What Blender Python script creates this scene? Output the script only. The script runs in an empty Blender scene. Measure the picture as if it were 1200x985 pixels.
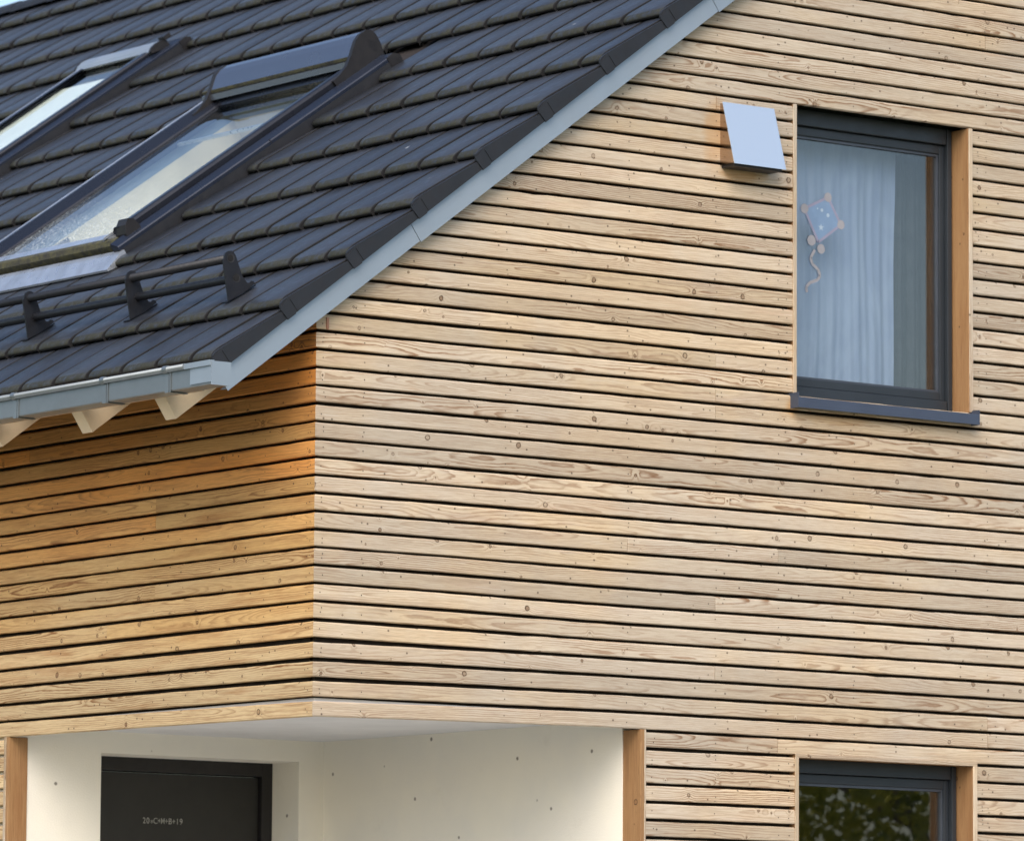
import bpy, bmesh, math, random
from mathutils import Vector, Matrix, noise as mnoise
random.seed(7)
C = bpy.context.scene.collection
PI = math.pi
P = 0.075                      # board pitch
TH = 0.630; CT = 1.826         # roof pitch, height of roof plane above x = 0
cs, sn = math.cos(TH), math.sin(TH)
RX = 3.97                      # ridge x
HY = 11.5                      # house length
GZ = -2.9                      # ground level

def roofpt(s, y, n, side=0):
    x = s*cs - n*sn; z = CT + s*sn + n*cs
    if side: x = 2*RX - x
    return (x, y, z)

# ------------------------------------------------------------------ helpers
def obj(name, bm, mat, parent=None, smooth=False, label=None):
    me = bpy.data.meshes.new(name)
    bm.to_mesh(me); bm.free()
    for m in (mat if isinstance(mat, (list, tuple)) else [mat]):
        me.materials.append(m)
    if smooth:
        for p in me.polygons: p.use_smooth = True
    o = bpy.data.objects.new(name, me); C.objects.link(o)
    if parent is not None: o.parent = parent
    if label: o['label'] = label
    return o

def empty(name, label, cat, loc=(0, 0, 0), group=None):
    o = bpy.data.objects.new(name, None); C.objects.link(o)
    o.location = loc; o['label'] = label; o['category'] = cat
    if group: o['group'] = group
    return o

def tag(o, label, cat, group=None):
    o['label'] = label; o['category'] = cat
    if group: o['group'] = group
    return o

def box(bm, x0, x1, y0, y1, z0, z1, mi=0):
    vs = [bm.verts.new((x, y, z)) for x in (x0, x1) for y in (y0, y1) for z in (z0, z1)]
    for f in ((0, 1, 3, 2), (4, 6, 7, 5), (0, 4, 5, 1), (2, 3, 7, 6), (0, 2, 6, 4), (1, 5, 7, 3)):
        fc = bm.faces.new([vs[i] for i in f]); fc.material_index = mi
    return vs

def bbox_mesh(name, dims, mat, parent=None, bev=0.002, label=None):
    bm = bmesh.new()
    for d in dims: box(bm, *d)
    bmesh.ops.recalc_face_normals(bm, faces=bm.faces)
    if bev: bmesh.ops.bevel(bm, geom=list(bm.edges), offset=bev, segments=2, affect='EDGES', profile=.6)
    return obj(name, bm, mat, parent, label=label)

def poly_prism(bm, pts, off, mi=0):
    """pts: list of 3D points (planar), off: extrusion vector"""
    off = Vector(off)
    a = [bm.verts.new(p) for p in pts]; b = [bm.verts.new(Vector(p)+off) for p in pts]
    n = len(pts)
    bm.faces.new(a).material_index = mi
    bm.faces.new(b[::-1]).material_index = mi
    for i in range(n):
        bm.faces.new((a[i], b[i], b[(i+1) % n], a[(i+1) % n])).material_index = mi

def tube(bm, p0, p1, r, seg=20, caps=True, mi=0):
    p0 = Vector(p0); p1 = Vector(p1); d = (p1-p0).normalized()
    u = d.orthogonal().normalized(); v = d.cross(u)
    A = []; B = []
    for i in range(seg):
        a = 2*PI*i/seg; w = u*math.cos(a)*r+v*math.sin(a)*r
        A.append(bm.verts.new(p0+w)); B.append(bm.verts.new(p1+w))
    for i in range(seg):
        bm.faces.new((A[i], A[(i+1) % seg], B[(i+1) % seg], B[i])).material_index = mi
    if caps:
        bm.faces.new(A[::-1]).material_index = mi; bm.faces.new(B).material_index = mi

def lerp_tab(tab, x):
    if x <= tab[0][0]: return tab[0][1]
    for (a, va), (b, vb) in zip(tab, tab[1:]):
        if x <= b: return va+(vb-va)*(x-a)/(b-a)
    return tab[-1][1]

# ------------------------------------------------------------------ material helper
class NT:
    def __init__(s, name):
        s.m = bpy.data.materials.new(name); s.m.use_nodes = True
        s.t = s.m.node_tree; s.t.nodes.clear()
        s.out = s.t.nodes.new('ShaderNodeOutputMaterial')
    def n(s, typ, **k):
        nd = s.t.nodes.new(typ)
        for a, v in k.items(): setattr(nd, a, v)
        return nd
    def lk(s, a, b): s.t.links.new(a, b)
    def inp(s, sock, v):
        if v is None: return
        if isinstance(v, bpy.types.NodeSocket): s.lk(v, sock)
        elif isinstance(v, (tuple, list)) and len(v) == 3 and sock.type == 'RGBA': sock.default_value = (*v, 1)
        else: sock.default_value = v
    def math(s, op, a, b=None, c=None, clamp=False):
        nd = s.n('ShaderNodeMath', operation=op, use_clamp=clamp)
        s.inp(nd.inputs[0], a); s.inp(nd.inputs[1], b); s.inp(nd.inputs[2], c)
        return nd.outputs[0]
    def attr(s, name):
        return s.n('ShaderNodeAttribute', attribute_name=name)
    def sep(s, v):
        nd = s.n('ShaderNodeSeparateXYZ'); s.lk(v, nd.inputs[0]); return nd.outputs
    def comb(s, x, y, z):
        nd = s.n('ShaderNodeCombineXYZ')
        for i, v in enumerate((x, y, z)): s.inp(nd.inputs[i], v)
        return nd.outputs[0]
    def noise(s, vec, scale=5, detail=3, rough=.5, dist=0, out=0):
        nd = s.n('ShaderNodeTexNoise'); s.inp(nd.inputs['Vector'], vec)
        nd.inputs['Scale'].default_value = scale; nd.inputs['Detail'].default_value = detail
        nd.inputs['Roughness'].default_value = rough; nd.inputs['Distortion'].default_value = dist
        return nd.outputs[out]
    def vor(s, vec, scale=5, feature='F1', rand=1):
        nd = s.n('ShaderNodeTexVoronoi', feature=feature); s.inp(nd.inputs['Vector'], vec)
        nd.inputs['Scale'].default_value = scale; nd.inputs['Randomness'].default_value = rand
        return nd.outputs
    def rng(s, v, a, b, c=0., d=1., smooth=True):
        nd = s.n('ShaderNodeMapRange', interpolation_type='SMOOTHSTEP' if smooth else 'LINEAR')
        s.inp(nd.inputs[0], v)
        for i, x in enumerate((a, b, c, d)): s.inp(nd.inputs[i+1], x)
        return nd.outputs[0]
    def mix(s, f, a, b, blend='MIX'):
        nd = s.n('ShaderNodeMix', data_type='RGBA', blend_type=blend)
        s.inp(nd.inputs[0], f); s.inp(nd.inputs[6], a); s.inp(nd.inputs[7], b)
        return nd.outputs[2]
    def pos(s):
        return s.n('ShaderNodeNewGeometry').outputs['Position']
    def obj(s):
        return s.n('ShaderNodeTexCoord').outputs['Object']
    def bsdf(s, col, rough=.5, metal=0., bump=None, bstr=.3, bdist=.01, spec=.5, **k):
        b = s.n('ShaderNodeBsdfPrincipled')
        s.inp(b.inputs['Base Color'], col); s.inp(b.inputs['Roughness'], rough); s.inp(b.inputs['Metallic'], metal)
        b.inputs['Specular IOR Level'].default_value = spec
        for a, v in k.items(): s.inp(b.inputs[a.replace('_', ' ')], v)
        if bump is not None:
            bn = s.n('ShaderNodeBump'); bn.inputs['Strength'].default_value = bstr; bn.inputs['Distance'].default_value = bdist
            s.lk(bump, bn.inputs['Height']); s.lk(bn.outputs[0], b.inputs['Normal'])
        s.lk(b.outputs[0], s.out.inputs[0])
        return s.m

def simple(name, col, rough=.5, metal=0., var=.15, scale=8, bstr=.0, spec=.5, **k):
    t = NT(name); p = t.obj()
    nz = t.noise(p, scale, 4, .6)
    f = t.rng(nz, .3, .7, 1-var, 1+var, False)
    m = t.n('ShaderNodeMix', data_type='RGBA', blend_type='MULTIPLY'); m.inputs[0].default_value = 1
    m.inputs[6].default_value = (*col, 1)
    cb = t.n('ShaderNodeCombineColor'); [t.lk(f, cb.inputs[i]) for i in range(3)]
    t.lk(cb.outputs[0], m.inputs[7])
    r = t.rng(t.noise(p, scale*2.3, 3), .3, .7, rough*.8, min(1, rough*1.2), False)
    bump = t.noise(p, scale*25, 3) if bstr else None
    return t.bsdf(m.outputs[2], r, metal, bump, bstr, .002, spec, **k)

# ------------------------------------------------------------------ wood
def wood(name, kind):
    """attributes: gc = (along, across 0..1 of board, random), tone = random"""
    t = NT(name)
    g = t.sep(t.attr('gc').outputs['Vector']); u, v, w = g[0], g[1], g[2]
    tone = t.attr('tone').outputs['Fac']
    r1 = t.math('FRACT', t.math('MULTIPLY', w, 7.31)); r2 = t.math('FRACT', t.math('MULTIPLY', w, 13.77)); r3 = t.math('FRACT', t.math('MULTIPLY', w, 29.13))
    # knots
    kv = t.comb(t.math('MULTIPLY', u, 1.0), v, t.math('MULTIPLY', w, 3.7))
    kuv = t.comb(u, t.math('ADD', v, t.math('MULTIPLY', w, 11.3)), 0.)
    vo = t.n('ShaderNodeTexVoronoi', voronoi_dimensions='2D'); t.lk(kuv, vo.inputs['Vector']); vo.inputs['Scale'].default_value = 11.
    kd = vo.outputs['Distance']; kc = t.sep(vo.outputs['Color'])
    ksel = t.math('GREATER_THAN', kc[0], .77)
    kdd = t.math('ADD', kd, t.math('MULTIPLY', t.math('SUBTRACT', t.noise(kv, 70, 2), .5), .09))
    krad = t.math('ADD', t.math('MULTIPLY', t.math('MULTIPLY', kc[1], kc[1]), .10), .028)
    rel = t.math('DIVIDE', kdd, krad)
    knot_in = t.math('MULTIPLY', t.rng(rel, .85, 1.05, 1., 0.), ksel)
    knot_ring = t.math('MULTIPLY', t.math('MULTIPLY', t.rng(rel, .6, .92, 0., 1.), t.rng(rel, .98, 1.3, 1., 0.)), ksel)
    kwarp = t.math('MULTIPLY', t.math('POWER', 2.718, t.math('MULTIPLY', t.math('MULTIPLY', rel, rel), -.12)), ksel)
    # rings of a log: distance from a wandering pith line
    low = t.comb(t.math('MULTIPLY', u, .55), t.math('MULTIPLY', v, .5), t.math('MULTIPLY', w, 5.))
    n1 = t.math('SUBTRACT', t.noise(low, 1.0, 2, .5), .5)
    low2 = t.comb(t.math('MULTIPLY', u, .8), 7.7, t.math('MULTIPLY', w, 9.))
    n2 = t.math('SUBTRACT', t.noise(low2, 1.0, 2, .5), .5)
    yv = t.math('ADD', t.math('SUBTRACT', v, t.math('ADD', t.math('MULTIPLY', r1, .085), -.012)), t.math('MULTIPLY', n1, .12))
    zv = t.math('ADD', t.math('ADD', t.math('MULTIPLY', r2, .04), .002), t.math('MULTIPLY', n2, .16))
    rr = t.math('SQRT', t.math('ADD', t.math('MULTIPLY', yv, yv), t.math('MULTIPLY', zv, zv)))
    wob = t.noise(t.comb(t.math('MULTIPLY', u, 6.), t.math('MULTIPLY', v, 40.), w), 1., 3, .55)
    rr = t.math('ADD', rr, t.math('MULTIPLY', t.math('SUBTRACT', wob, .5), .013))
    rr = t.math('ADD', rr, t.math('MULTIPLY', kwarp, .012))
    ring = t.math('FRACT', t.math('MULTIPLY', rr, 118.))
    late = t.math('MULTIPLY', t.rng(ring, .45, .88, 0., 1.), t.rng(ring, .90, 1., 1., 0.))
    gmod = t.rng(t.noise(t.comb(t.math('MULTIPLY', u, 1.3), t.math('MULTIPLY', v, 12.), t.math('MULTIPLY', w, 2.)), 1., 3), .35, .65, .15, 1.)
    lstr = t.math('MULTIPLY', t.math('MULTIPLY', late, gmod), t.math('ADD', t.math('MULTIPLY', t.math('MULTIPLY', r3, r3), .70), .50))
    fib = t.noise(t.comb(t.math('MULTIPLY', u, 14.), t.math('MULTIPLY', v, 420.), w), 1., 3, .6)
    blo = t.noise(t.comb(t.math('MULTIPLY', u, 1.7), t.math('MULTIPLY', v, 16.), t.math('MULTIPLY', w, 4.)), 1., 4, .6)
    if kind == 'gable':
        early = t.mix(t.math('FRACT', t.math('MULTIPLY', tone, 3.7)), (.600, .465, .300), (.545, .440, .320)); latec = (.23, .125, .065)
        pinkish = t.mix(t.rng(blo, .50, .75), early, (.53, .395, .275))
        grey = t.rng(t.noise(t.pos(), .9, 4, .6), .36, .62)
        base = t.mix(t.math('MULTIPLY', grey, .7), pinkish, (.50, .445, .37))
        # upper boards a little yellower than the low ones
        kcol = (.17, .095, .05)
    elif kind == 'side':
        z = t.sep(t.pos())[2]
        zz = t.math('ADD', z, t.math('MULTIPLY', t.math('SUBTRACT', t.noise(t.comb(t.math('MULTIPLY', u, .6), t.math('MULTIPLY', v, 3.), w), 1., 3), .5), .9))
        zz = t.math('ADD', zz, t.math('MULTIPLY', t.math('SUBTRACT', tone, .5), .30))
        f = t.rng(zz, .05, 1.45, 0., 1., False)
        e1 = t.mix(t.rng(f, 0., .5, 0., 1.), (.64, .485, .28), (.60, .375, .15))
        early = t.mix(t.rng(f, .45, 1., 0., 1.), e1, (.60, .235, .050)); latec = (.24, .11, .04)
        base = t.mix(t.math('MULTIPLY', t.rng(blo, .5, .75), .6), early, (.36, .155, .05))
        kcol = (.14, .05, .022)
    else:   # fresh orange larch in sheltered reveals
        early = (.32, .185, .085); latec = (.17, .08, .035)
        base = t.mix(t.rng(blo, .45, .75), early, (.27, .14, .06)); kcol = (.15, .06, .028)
    col = t.mix(lstr, base, latec)
    col = t.mix(t.math('MULTIPLY', t.rng(fib, .42, .72), .36), col, latec)
    wthr = t.noise(t.comb(t.math('MULTIPLY', u, 2.6), t.math('MULTIPLY', v, 60.), t.math('MULTIPLY', w, 8.)), 1., 5, .7)
    col = t.mix(t.math('MULTIPLY', t.rng(wthr, .48, .68), .42), col, (.33, .245, .17) if kind == 'gable' else latec)
    col = t.mix(t.math('MULTIPLY', t.rng(wthr, .46, .30), .25), col, (.66, .60, .52) if kind == 'gable' else early)
    br = t.math('ADD', t.math('MULTIPLY', tone, .33), .82)
    cb = t.n('ShaderNodeCombineColor'); [t.lk(br, cb.inputs[i]) for i in range(3)]
    col = t.mix(1., col, cb.outputs[0], 'MULTIPLY')
    col = t.mix(t.math('MULTIPLY', knot_in, t.math('ADD', t.math('MULTIPLY', kc[2], .5), .25)), col, kcol)
    col = t.mix(t.math('MULTIPLY', t.math('MULTIPLY', knot_ring, t.rng(t.noise(kv, 40, 2), .35, .55, .45, 1.)), .95), col, (.07, .04, .022))
    # small dark flecks and checks
    fv = t.n('ShaderNodeTexVoronoi', voronoi_dimensions='2D'); t.lk(t.comb(t.math('MULTIPLY', u, .8), t.math('ADD', t.math('MULTIPLY', v, .9), t.math('MULTIPLY', w, 17.)), 0.), fv.inputs['Vector']); fv.inputs['Scale'].default_value = 30.
    fs = t.math('MULTIPLY', t.math('GREATER_THAN', t.sep(fv.outputs['Color'])[0], .955), t.rng(fv.outputs['Distance'], .05, .17, 1., 0.))
    col = t.mix(t.math('MULTIPLY', fs, .8), col, (.05, .028, .018))
    # reddish brush marks
    red = t.rng(t.noise(t.comb(t.math('MULTIPLY', u, 3.), t.math('MULTIPLY', v, 45.), t.math('MULTIPLY', w, 6.)), 1., 4, .65), .62, .78)
    col = t.mix(t.math('MULTIPLY', red, .30), col, (.38, .19, .085) if kind == 'gable' else (.30, .10, .03))
    if kind == 'gable':
        # tannin and rust stains next to the vent cowl and under the window sill end
        p = t.sep(t.pos())
        def stain(cx, cz, rx, rz, amt):
            dx = t.math('DIVIDE', t.math('SUBTRACT', p[0], cx), rx); dz = t.math('DIVIDE', t.math('SUBTRACT', p[2], cz), rz)
            d = t.math('SQRT', t.math('ADD', t.math('MULTIPLY', dx, dx), t.math('MULTIPLY', dz, dz)))
            d = t.math('ADD', d, t.math('MULTIPLY', t.math('SUBTRACT', t.noise(t.pos(), 14, 3), .5), .9))
            return t.math('MULTIPLY', t.rng(d, .35, 1.1, 1., 0.), amt)
        for a in ((2.09, 2.60, .07, .19, .5), (2.24, 2.43, .16, .04, .6), (2.53, 1.44, .05, .05, .6), (2.75, 1.40, .3, .03, .4), (.03, 1.66, .02, .03, .5)):
            col = t.mix(stain(*a), col, (.45, .24, .08))
    bump = t.math('ADD', t.math('MULTIPLY', late, .5), t.math('MULTIPLY', fib, .6))
    return t.bsdf(col, .72, 0., bump, .30, .0012, .22)

M_gable = wood('weathered_larch', 'gable'); M_side = wood('sheltered_larch', 'side'); M_reveal = wood('reveal_larch', 'reveal')
M_nail = simple('nail_head', (.06, .045, .035), .5, .6)
M_membrane = simple('black_membrane', (.020, .014, .011), .9)
M_joint = simple('joint_dirt_and_shade', (.006, .006, .007), .9)  # near-black holds joint dirt and the shade painted into gaps and pipe ends

def tiles_mat():
    t = NT('slate_tile'); p = t.pos(); nose = t.attr('nose').outputs['Fac']; rnd = t.attr('rnd').outputs['Fac']
    base = t.mix(rnd, (.018, .021, .029), (.030, .033, .041))
    mott = t.noise(p, 22, 5, .65)
    col = t.mix(t.math('MULTIPLY', t.rng(mott, .45, .72), .45), base, (.042, .045, .052))
    # lichen wash near the lower edge, denser on some tiles
    pat = t.noise(p, 5., 4, .65)
    wash = t.math('MULTIPLY', t.rng(nose, .35, 1., 0., 1.), t.rng(pat, .42, .66))
    col = t.mix(t.math('MULTIPLY', wash, .5), col, (.052, .052, .036))
    moss = t.math('MULTIPLY', t.rng(nose, .93, 1.12, 0., 1.), t.rng(t.noise(p, 28, 4, .7), .30, .58))
    col = t.mix(t.math('MULTIPLY', moss, .9), col, t.mix(t.noise(p, 60, 2), (.010, .011, .006), (.036, .035, .017)))
    # bird droppings
    vo = t.vor(p, 6.); sp = t.math('MULTIPLY', t.math('GREATER_THAN', t.sep(vo[1])[0], .90), t.rng(t.math('ADD', vo[0], t.math('MULTIPLY', t.math('SUBTRACT', t.noise(p, 55, 2), .5), .12)), .035, .075, 1., 0.))
    sp = t.math('MULTIPLY', sp, t.rng(nose, .3, .6, 1., .6))
    col = t.mix(t.math('MULTIPLY', sp, .75), col, (.45, .46, .46))
    rough = t.rng(mott, .3, .7, .33, .52, False)
    rough = t.math('ADD', rough, t.math('MULTIPLY', moss, .35), clamp=True)
    bump = t.math('ADD', t.math('MULTIPLY', t.noise(p, 160, 3), .5), t.math('MULTIPLY', moss, t.noise(p, 90, 3)))
    return t.bsdf(col, rough, 0., bump, .35, .002, .5)
M_tile = tiles_mat()
M_verge = simple('verge_tile_side', (.012, .013, .017), .55, 0, .15, 10, .1)
M_zinc = simple('zinc_sheet', (.33, .38, .43), .42, .55, .05, 3)
M_zincg = simple('gutter_zinc', (.20, .225, .24), .38, .6, .08, 5)
M_anth = simple('anthracite_aluminium', (.060, .075, .115), .35, .25, .08, 6)
M_frame = simple('window_frame_grey', (.026, .032, .040), .38, .1, .08, 6)
M_dark = simple('dark_plastic', (.011, .010, .011), .5, 0, .2, 12)
M_hood = simple('skylight_cover_metal', (.16, .185, .235), .24, .8, .02, 3)
M_rail = simple('skylight_rail_metal', (.014, .016, .024), .28, .3, .03, 4)
M_sframe = simple('skylight_frame_metal', (.017, .023, .040), .30, .3, .03, 4)
M_guard = simple('snow_guard_paint', (.009, .010, .014), .5, .1, .2, 20, .15)
M_guardl = simple('snow_guard_collar', (.03, .03, .033), .5, .3)
M_rafter = simple('planed_spruce', (.74, .59, .41), .7, 0, .10, 7)
M_eave = simple('eaves_board_timber', (.34, .25, .165), .75, 0, .15, 7)
M_lead = simple('apron_flashing', (.50, .54, .60), .32, .7, .15, 12)
M_soffit = simple('soffit_board', (.66, .66, .67), .8, 0, .05, 4)
M_room = simple('room_paint', (.16, .17, .18), .9)
M_inner = simple('inner_sash_blue_grey', (.16, .21, .27), .5, 0, .05, 5)
M_lining = simple('skylight_lining', (.60, .53, .40), .8, 0, .06, 5)
M_blind = simple('cream_blind', (.80, .80, .76), .8, 0, .05, 5)
M_door = simple('door_leaf_black', (.016, .016, .015), .45, 0, .15, 6)
M_chalk = simple('chalk', (.34, .34, .31), .9, 0, .4, 120)
M_conc = simple('plinth_concrete', (.30, .30, .29), .85, 0, .2, 4, .3)
M_trim = None

def plaster():
    t = NT('white_render'); p = t.pos()
    col = t.mix(t.rng(t.noise(p, 1.6, 4, .6), .35, .7), (.84, .80, .70), (.78, .75, .68))
    vo = t.vor(p, 7.5); sel = t.math('GREATER_THAN', t.sep(vo[1])[0], .35)
    sp = t.math('MULTIPLY', sel, t.rng(t.math('ADD', vo[0], t.math('MULTIPLY', t.math('SUBTRACT', t.noise(p, 60, 2), .5), .05)), .035, .085, 1., 0.))
    col = t.mix(t.math('MULTIPLY', sp, .8), col, (.10, .08, .06))
    sm = t.rng(t.noise(p, 5, 5, .7), .6, .8); col = t.mix(t.math('MULTIPLY', sm, .12), col, (.35, .30, .22))
    return t.bsdf(col, .9, 0., t.noise(p, 130, 4, .7), .35, .004, .2)
M_plaster = plaster()

def glass_mat(name, tint=(.9, .93, .92), ior=1.55, rough=.004, dew=False, refl=1.0):
    t = NT(name)
    geo = t.n('ShaderNodeNewGeometry'); dt = t.n('ShaderNodeVectorMath', operation='DOT_PRODUCT')
    t.lk(geo.outputs['Incoming'], dt.inputs[0]); t.lk(geo.outputs['Normal'], dt.inputs[1])
    f0 = ((ior-1)/(ior+1))**2
    sch = t.math('POWER', t.math('SUBTRACT', 1., t.math('ABSOLUTE', dt.outputs['Value']), clamp=True), 5.)
    fres = t.math('ADD', t.math('MULTIPLY', sch, 1-f0), f0)
    tr = t.n('ShaderNodeBsdfTransparent'); tr.inputs[0].default_value = (*tint, 1)
    gl = t.n('ShaderNodeBsdfGlossy'); gl.inputs['Roughness'].default_value = rough
    gl.inputs[0].default_value = (refl, refl, refl, 1)
    mx = t.n('ShaderNodeMixShader')
    f = t.math('MULTIPLY', fres, 1., clamp=True)
    t.lk(f, mx.inputs[0]); t.lk(tr.outputs[0], mx.inputs[1]); t.lk(gl.outputs[0], mx.inputs[2])
    last = mx.outputs[0]
    if dew:      # condensation beads, thickest towards the lower edge
        p = t.pos(); a = t.attr('dew').outputs['Fac']
        drops = t.rng(t.vor(p, 95.)[0], .22, .40, 1., 0.)
        n = t.noise(p, 9, 4, .6)
        m = t.math('MULTIPLY', t.rng(t.math('ADD', a, t.math('MULTIPLY', t.math('SUBTRACT', n, .5), .7)), .35, .95), t.rng(t.noise(p, 70, 3), .35, .6))
        df = t.n('ShaderNodeBsdfDiffuse'); df.inputs[0].default_value = (.62, .68, .70, 1)
        m2 = t.n('ShaderNodeMixShader')
        t.lk(t.math('MULTIPLY', t.math('MULTIPLY', m, t.math('ADD', t.math('MULTIPLY', drops, .6), .25)), .75), m2.inputs[0])
        t.lk(last, m2.inputs[1]); t.lk(df.outputs[0], m2.inputs[2]); last = m2.outputs[0]
    t.lk(last, t.out.inputs[0])
    return t.m
M_glass = glass_mat('window_glass', (.88, .91, .91), 1.85)
M_skyglass = glass_mat('skylight_glass', (.86, .92, .90), 1.5, .02, True)

def steel(name='brushed_stainless', base=(.70, .78, .85), met=.66):
    t = NT(name); p = t.sep(t.obj())
    n = t.noise(t.comb(t.math('MULTIPLY', p[0], 160.), p[1], t.math('MULTIPLY', p[2], 3.)), 1., 3)
    return t.bsdf(base, t.rng(n, .3, .7, .16, .22, False), met, n, .01, .0003)
M_steel = steel(); M_steel2 = steel('stainless_wood_reflection', (.50, .42, .36), 1.)  # brown base paints the timber wall's reflection into the cowl body

def curtain_mat():
    t = NT('sheer_curtain'); p = t.sep(t.pos())
    n = t.noise(t.comb(t.math('MULTIPLY', p[0], 26.), 0., t.math('MULTIPLY', p[2], 1.1)), 1., 4, .6)
    n2 = t.noise(t.comb(t.math('MULTIPLY', p[0], 5.), 3., t.math('MULTIPLY', p[2], 1.6)), 1., 3, .6, 1.5)
    col = t.mix(t.rng(n, .35, .65), (.35, .42, .63), (.42, .49, .70))  # blue shade and hazy sky reflection are put into the pale fabric's colour
    col = t.mix(t.math('MULTIPLY', t.rng(n2, .4, .65), .5), col, (.52, .60, .80))
    d = t.n('ShaderNodeBsdfDiffuse'); t.lk(col, d.inputs[0])
    tl = t.n('ShaderNodeBsdfTranslucent'); t.lk(col, tl.inputs[0])
    m = t.n('ShaderNodeMixShader'); m.inputs[0].default_value = .2
    t.lk(d.outputs[0], m.inputs[1]); t.lk(tl.outputs[0], m.inputs[2]); t.lk(m.outputs[0], t.out.inputs[0])
    return t.m
M_curtain = curtain_mat()

# ------------------------------------------------------------------ the house
house = empty('timber_house', 'timber clad house with dark tiled roof, skylights and larch boards on both walls', 'house', (4, 5, GZ))
_hp = house.location.copy()
def H(o):     # parent keeps world placement
    o.parent = house; o.matrix_parent_inverse = Matrix.Translation(-_hp); return o
def hobj(name, bm, mat, smooth=False, label=None):
    return H(obj(name, bm, mat, None, smooth, label))

# ---- boards
COR = {0: -.0173, 1: -.0103, 2: -.0053, 3: -.001, 4: .0076, 5: .0105, 6: .0093, 7: .0072, 8: .0064, 9: .0033, 10: .0034, 11: .0021, 12: .0016, 13: -.0002, 14: -.0013, 15: -.0023, 16: -.0059, 17: -.0041, 18: -.0068, 19: -.0076, 20: -.0066, 21: -.0048}
U520 = {21: -.0051, 20: -.0042, 19: -.0032, 18: -.004, 17: -.0025, 16: -.0028, 15: -.0027, 14: .0004, 13: -.0008, 12: .0038, 11: .0012, 10: .0016, 9: .0028, 8: .0076, 7: .0059, 6: .008, 5: .0065, 4: .004, 3: .0012, 2: -.0011, 1: -.0048, 0: -.008}
UR = {-1: 0, 0: -.0031, 4: -.0025, 7: -.0004, 12: .0007, 15: -.0021, 19: .0037, 20: .0031, 28: .006, 37: .0071, 38: .0043, 39: .002, 40: .0024, 41: .0005, 42: -.0009, 43: -.0023, 44: -.0036, 45: -.0049, 50: -.006}
SD = {0: .0007, 1: -.0016, 2: -.0005, 3: 0, 4: -.0002, 5: .0042, 6: .0079, 7: .0063, 8: .0037, 9: -.0003, 10: -.0025, 11: -.0022, 12: -.0034, 13: -.0046, 14: -.0057, 15: -.0052}
_ur = sorted(UR.items())
def dz_gable(k, x):
    if k < -1: return random_off.get(k, 0)
    c = COR.get(k, 0 if k < 0 else -.003); m = U520.get(k, c*.6); r = lerp_tab(_ur, k)
    return lerp_tab(((0, c), (.65, m), (1.5, .0015 if k < 5 else r*.4), (3.9, r)), x)
def dz_side(k, y):
    c = COR.get(k, 0 if k < 0 else -.004); e = SD.get(k, 0 if k < 0 else -.004)
    return lerp_tab(((0, c), (1.2, (c+e)/2+.001), (2.43, e), (6, 0)), y)
random_off = {k: random.uniform(-.001, .001) for k in range(-40, 0)}

BH = .0614
def add_board(bm, gc, tn, a0, a1, z0, dzf, axis, seed, tone, mit0=0, mit1=0, slope=None, step=.07, h=BH, th=.026):
    """one board from a0 to a1 along x (axis 0) or y (axis 1); outer face on y = 0 or x = 0"""
    if a1-a0 < .02: return
    rr = random.Random(seed)
    n = max(1, int((a1-a0)/step)); ph = rr.uniform(0, 100); fo = rr.uniform(-.0010, .0012)
    prof = [(.0035, 0.), (0., .0035), (0., h-.0065), (.0075, h), (th, h), (th, 0.)]
    rings = []
    for i in range(n+1):
        a = a0+(a1-a0)*i/n
        ring = []
        for j, (d, z) in enumerate(prof):
            zz = z0+z+dzf(a)
            e = mnoise.noise(Vector((a*7+ph, seed*.37, j)))*.0018+mnoise.noise(Vector((a*31+ph, seed*.37, j)))*.0012-max(0, mnoise.noise(Vector((a*17+ph, seed*.71, 3.)))-.55)*.012*(1 if j == 3 else (-1 if j == 0 else 0))
            if j in (0, 1, 2, 3): zz += e
            aa = a
            if i == 0: aa += d*mit0
            if i == n: aa -= d*mit1
            if slope and i == 0: aa += slope[0]*(z)
            if slope and i == n and slope[1]: aa -= slope[1]*(z)
            dd = d+fo+mnoise.noise(Vector((a*1.3+ph, 5., seed*.11)))*.0012
            co = (aa, dd, zz) if axis == 0 else (dd, aa, zz)
            vv = bm.verts.new(co); vv[gc] = Vector((a+ph, z, (seed*.6180339) % 1.0*10)); vv[tn] = tone
            ring.append(vv)
        rings.append(ring)
    for i in range(n):
        for j in range(6):
            f = (rings[i][j], rings[i+1][j], rings[i+1][(j+1) % 6], rings[i][(j+1) % 6])
            bm.faces.new(f)
    bm.faces.new(rings[0]); bm.faces.new(rings[-1][::-1])

def nail(bm, gc, tn, a, z, axis, r=.0028):
    c = []
    for i in range(6):
        t = i*PI/3; p = (a+r*math.cos(t), -.0022, z+r*math.sin(t))
        if axis: p = (p[1], p[0], p[2])
        c.append(bm.verts.new(p))
    f = bm.faces.new(c); f.material_index = 1

def split(a0, a1, joints):
    pts = [a0]+[j for j in joints if a0+.25 < j < a1-.25]+[a1]
    return [(p+(.0012 if i else 0), q-(.0012 if i < len(pts)-2 else 0)) for i, (p, q) in enumerate(zip(pts, pts[1:]))]

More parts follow.
